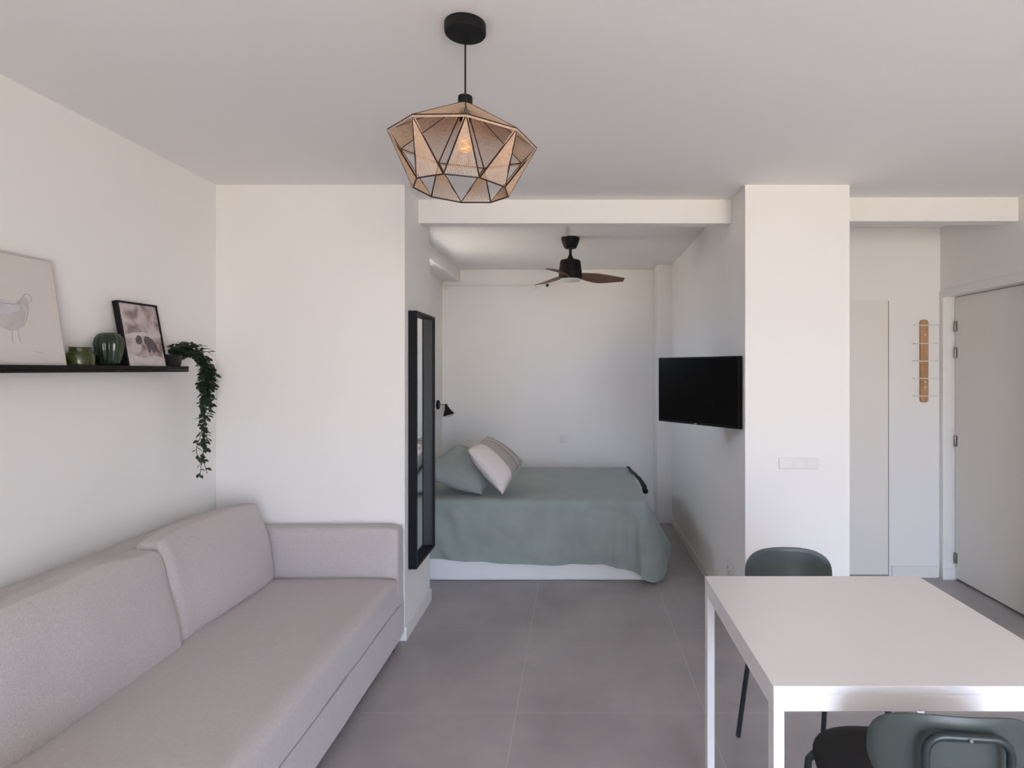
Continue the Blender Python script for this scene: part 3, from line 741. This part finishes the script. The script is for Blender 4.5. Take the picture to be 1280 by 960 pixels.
# local front faces -y
obj('tv_casing', B(-wd/2, wd/2, 0, .032, 0, H, bev=.003, seg=2), M['tvbody'], tv)
obj('screen', B(-wd/2+.008, wd/2-.008, -.0015, -.0002, .016, H-.008), M['screen'], tv)
bm = bmesh.new(); box(bm, -.012, .012, -.002, .0, .003, .009, .001, 1); obj('maker_mark', bm, M['grey'], tv)
bm = bmesh.new(); box(bm, -.09, .09, .033, .050, .12, .28, .002, 1)
inv = Matrix.Rotation(-ang, 3, 'Z')
def tl(p): return inv @ (Vector(p)-Vector((tvm.x, tvm.y, 1.141)))
obj('mount_plate', bm, M['tvbody'], tv)
bm = bmesh.new(); tube(bm, [(0, .045, .2), tl((.83, 3.80, 1.341)), tl((.905, 3.72, 1.341))], .014, 8); obj('mount_arm', bm, M['tvbody'], tv, True, 40)
bm = B(.897, .919, 3.66, 3.78, 1.24, 1.44, bev=.002, seg=1)
for q in bm.verts: q.co = tl(q.co)
obj('wall_bracket', bm, M['tvbody'], tv)
o = obj('cable_box', B(XP-.012, XP-.0005, 3.32, 3.345, 1.395, 1.545, bev=.003, seg=2), M['plastic'], None, True, 40); tag(o, 'slim white cable box on the wall right beside the television', 'cable box')

# ================================================================== READING LAMP
rl = thing('reading_lamp', 'small black wall reading lamp with cone shade above the pillows', 'lamp', (XA, 5.80, 1.13))
bm = bmesh.new(); lathe(bm, [(.045, .0), (.045, .016), (.040, .022), (0, .022)], 28); bmesh.ops.rotate(bm, verts=bm.verts, cent=(0, 0, 0), matrix=Matrix.Rotation(PI/2, 3, 'Y')); obj('wall_plate', bm, M['black'], rl, True, 35)
bm = bmesh.new(); tube(bm, smooth_path([(.02, 0, 0), (.05, 0, .002), (.072, 0, .002), (.086, 0, -.010)], 6), .0045, 8); obj('arm', bm, M['chrome'], rl, True, 50)
bm = bmesh.new(); lathe(bm, [(.008, .018), (.013, .012), (.016, -.010), (.030, -.045), (.054, -.088), (.056, -.094), (.052, -.094), (.028, -.046), (.013, -.012)], 32)
Rm = Matrix.Translation((.088, 0, -.008)) @ Matrix.Rotation(math.radians(-16), 4, 'Y')
bmesh.ops.transform(bm, matrix=Rm, verts=bm.verts); shd = obj('lamp_shade', bm, M['black'], rl, True, 40)
bm = bmesh.new(); lathe(bm, [(.050, -.088), (.051, -.096), (.040, -.106), (.02, -.112), (0, -.113)], 28); bmesh.ops.transform(bm, matrix=Rm, verts=bm.verts); obj('diffuser', bm, M['opal'], shd, True, 50)

# ================================================================== CURTAIN ROD, SOCKETS, SWITCHES
cr = thing('curtain_rod', 'thin white rod high on the back wall of the alcove', 'curtain rod', (-.80, 5.96, 2.307))
bm = bmesh.new(); tube(bm, [(-.54, 0, 0), (.50, 0, 0)], .009, 12); obj('rod', bm, M['trim'], cr, True, 40)
bm = bmesh.new(); bmesh.ops.create_uvsphere(bm, u_segments=16, v_segments=10, radius=.016, matrix=Matrix.Translation((.515, 0, 0))); obj('finial', bm, M['lampframe'], cr, True, 60)['label'] = 'dark round finial'
for x in (-.50, .40):
    bm = bmesh.new(); box(bm, x-.006, x+.006, -.006, .0695, -.012, .004, .001, 1); box(bm, x-.012, x+.012, .064, .0695, -.03, .03, .001, 1); obj('bracket', bm, M['trim'], cr)
def socket(name, label, cat, loc, rotz, w_, h_, n_):
    t = thing(name, label, cat, loc, rotz)
    obj('cover_plate', B(-w_/2, w_/2, -.0075, -.0005, -h_/2, h_/2, bev=.003, seg=2), M['plastic'], t, True, 40)
    for k in range(n_):
        cx = -w_/2+w_*(k+.5)/n_
        if cat == 'switch': obj('rocker', B(cx-w_/n_*.42, cx+w_/n_*.42, -.0095, -.0077, -h_*.38, h_*.38, bev=.001, seg=1), M['plastic'], t)
        else:
            bm = bmesh.new(); lathe(bm, [(.021, 0), (.021, .002), (.017, .003), (.0165, .0005), (0, .0005)], 28)
            bmesh.ops.transform(bm, matrix=Matrix.Translation((cx, -.0077, 0)) @ Matrix.Rotation(PI/2, 4, 'X'), verts=bm.verts); s_ = obj('socket_face', bm, M['plastic'], t, True, 40)
            bm = bmesh.new()
            for dx in (-.008, .008): box(bm, cx+dx-.002, cx+dx+.002, -.0105, -.0083, -.002, .002)
            obj('pin_holes', bm, M['seam'], s_)
    return t
socket('light_switch', 'wide white switch plate on the white column', 'switch', (1.209, YF, .960), 0, .215, .062, 3)
socket('wall_socket', 'white wall socket on the alcove back wall above the bed', 'socket', (-.118, YB, .775), 0, .09, .08, 1)
socket('wall_socket', 'white double socket low on the alcove side wall behind the table', 'socket', (XP, 3.56, .285), -PI/2, .15, .08, 2)

# ================================================================== COAT RACK
rk = thing('coat_rack', 'vertical oak coat rack with white pegs on the hall wall by the door', 'coat rack', (2.458, YH, 1.53))
bm = bmesh.new(); pts = []
Wd, Hh, rr = .027, .292, .022
for cx, cz, a0 in ((Wd-rr, Hh-rr, 0), (-Wd+rr, Hh-rr, 90), (-Wd+rr, -Hh+rr, 180), (Wd-rr, -Hh+rr, 270)):
    for k in range(7):
        a = math.radians(a0+15*k); pts.append((cx+rr*math.cos(a), -.021, cz+rr*math.sin(a)))
prism(bm, pts, (0, .0205, 0)); obj('rack_board', bm, M['oak'], rk)
for z in (.252, .124, 0, -.122, -.246):
    bm = bmesh.new(); tube(bm, smooth_path([(-.085, -.034, z+.006), (-.078, -.030, z), (-.03, -.027, z), (.03, -.027, z), (.078, -.030, z), (.085, -.034, z+.006)], 5), .0035, 8); obj('peg', bm, M['trim'], rk, True, 60)
for z in (.186, -.184, -.147):
    bm = bmesh.new(); lathe(bm, [(.0055, 0), (.005, .003), (0, .004)], 12); bmesh.ops.transform(bm, matrix=Matrix.Translation((.004, -.0212, z)) @ Matrix.Rotation(PI/2, 4, 'X'), verts=bm.verts); obj('screw_cap', bm, M['plastic'], rk, True, 50)
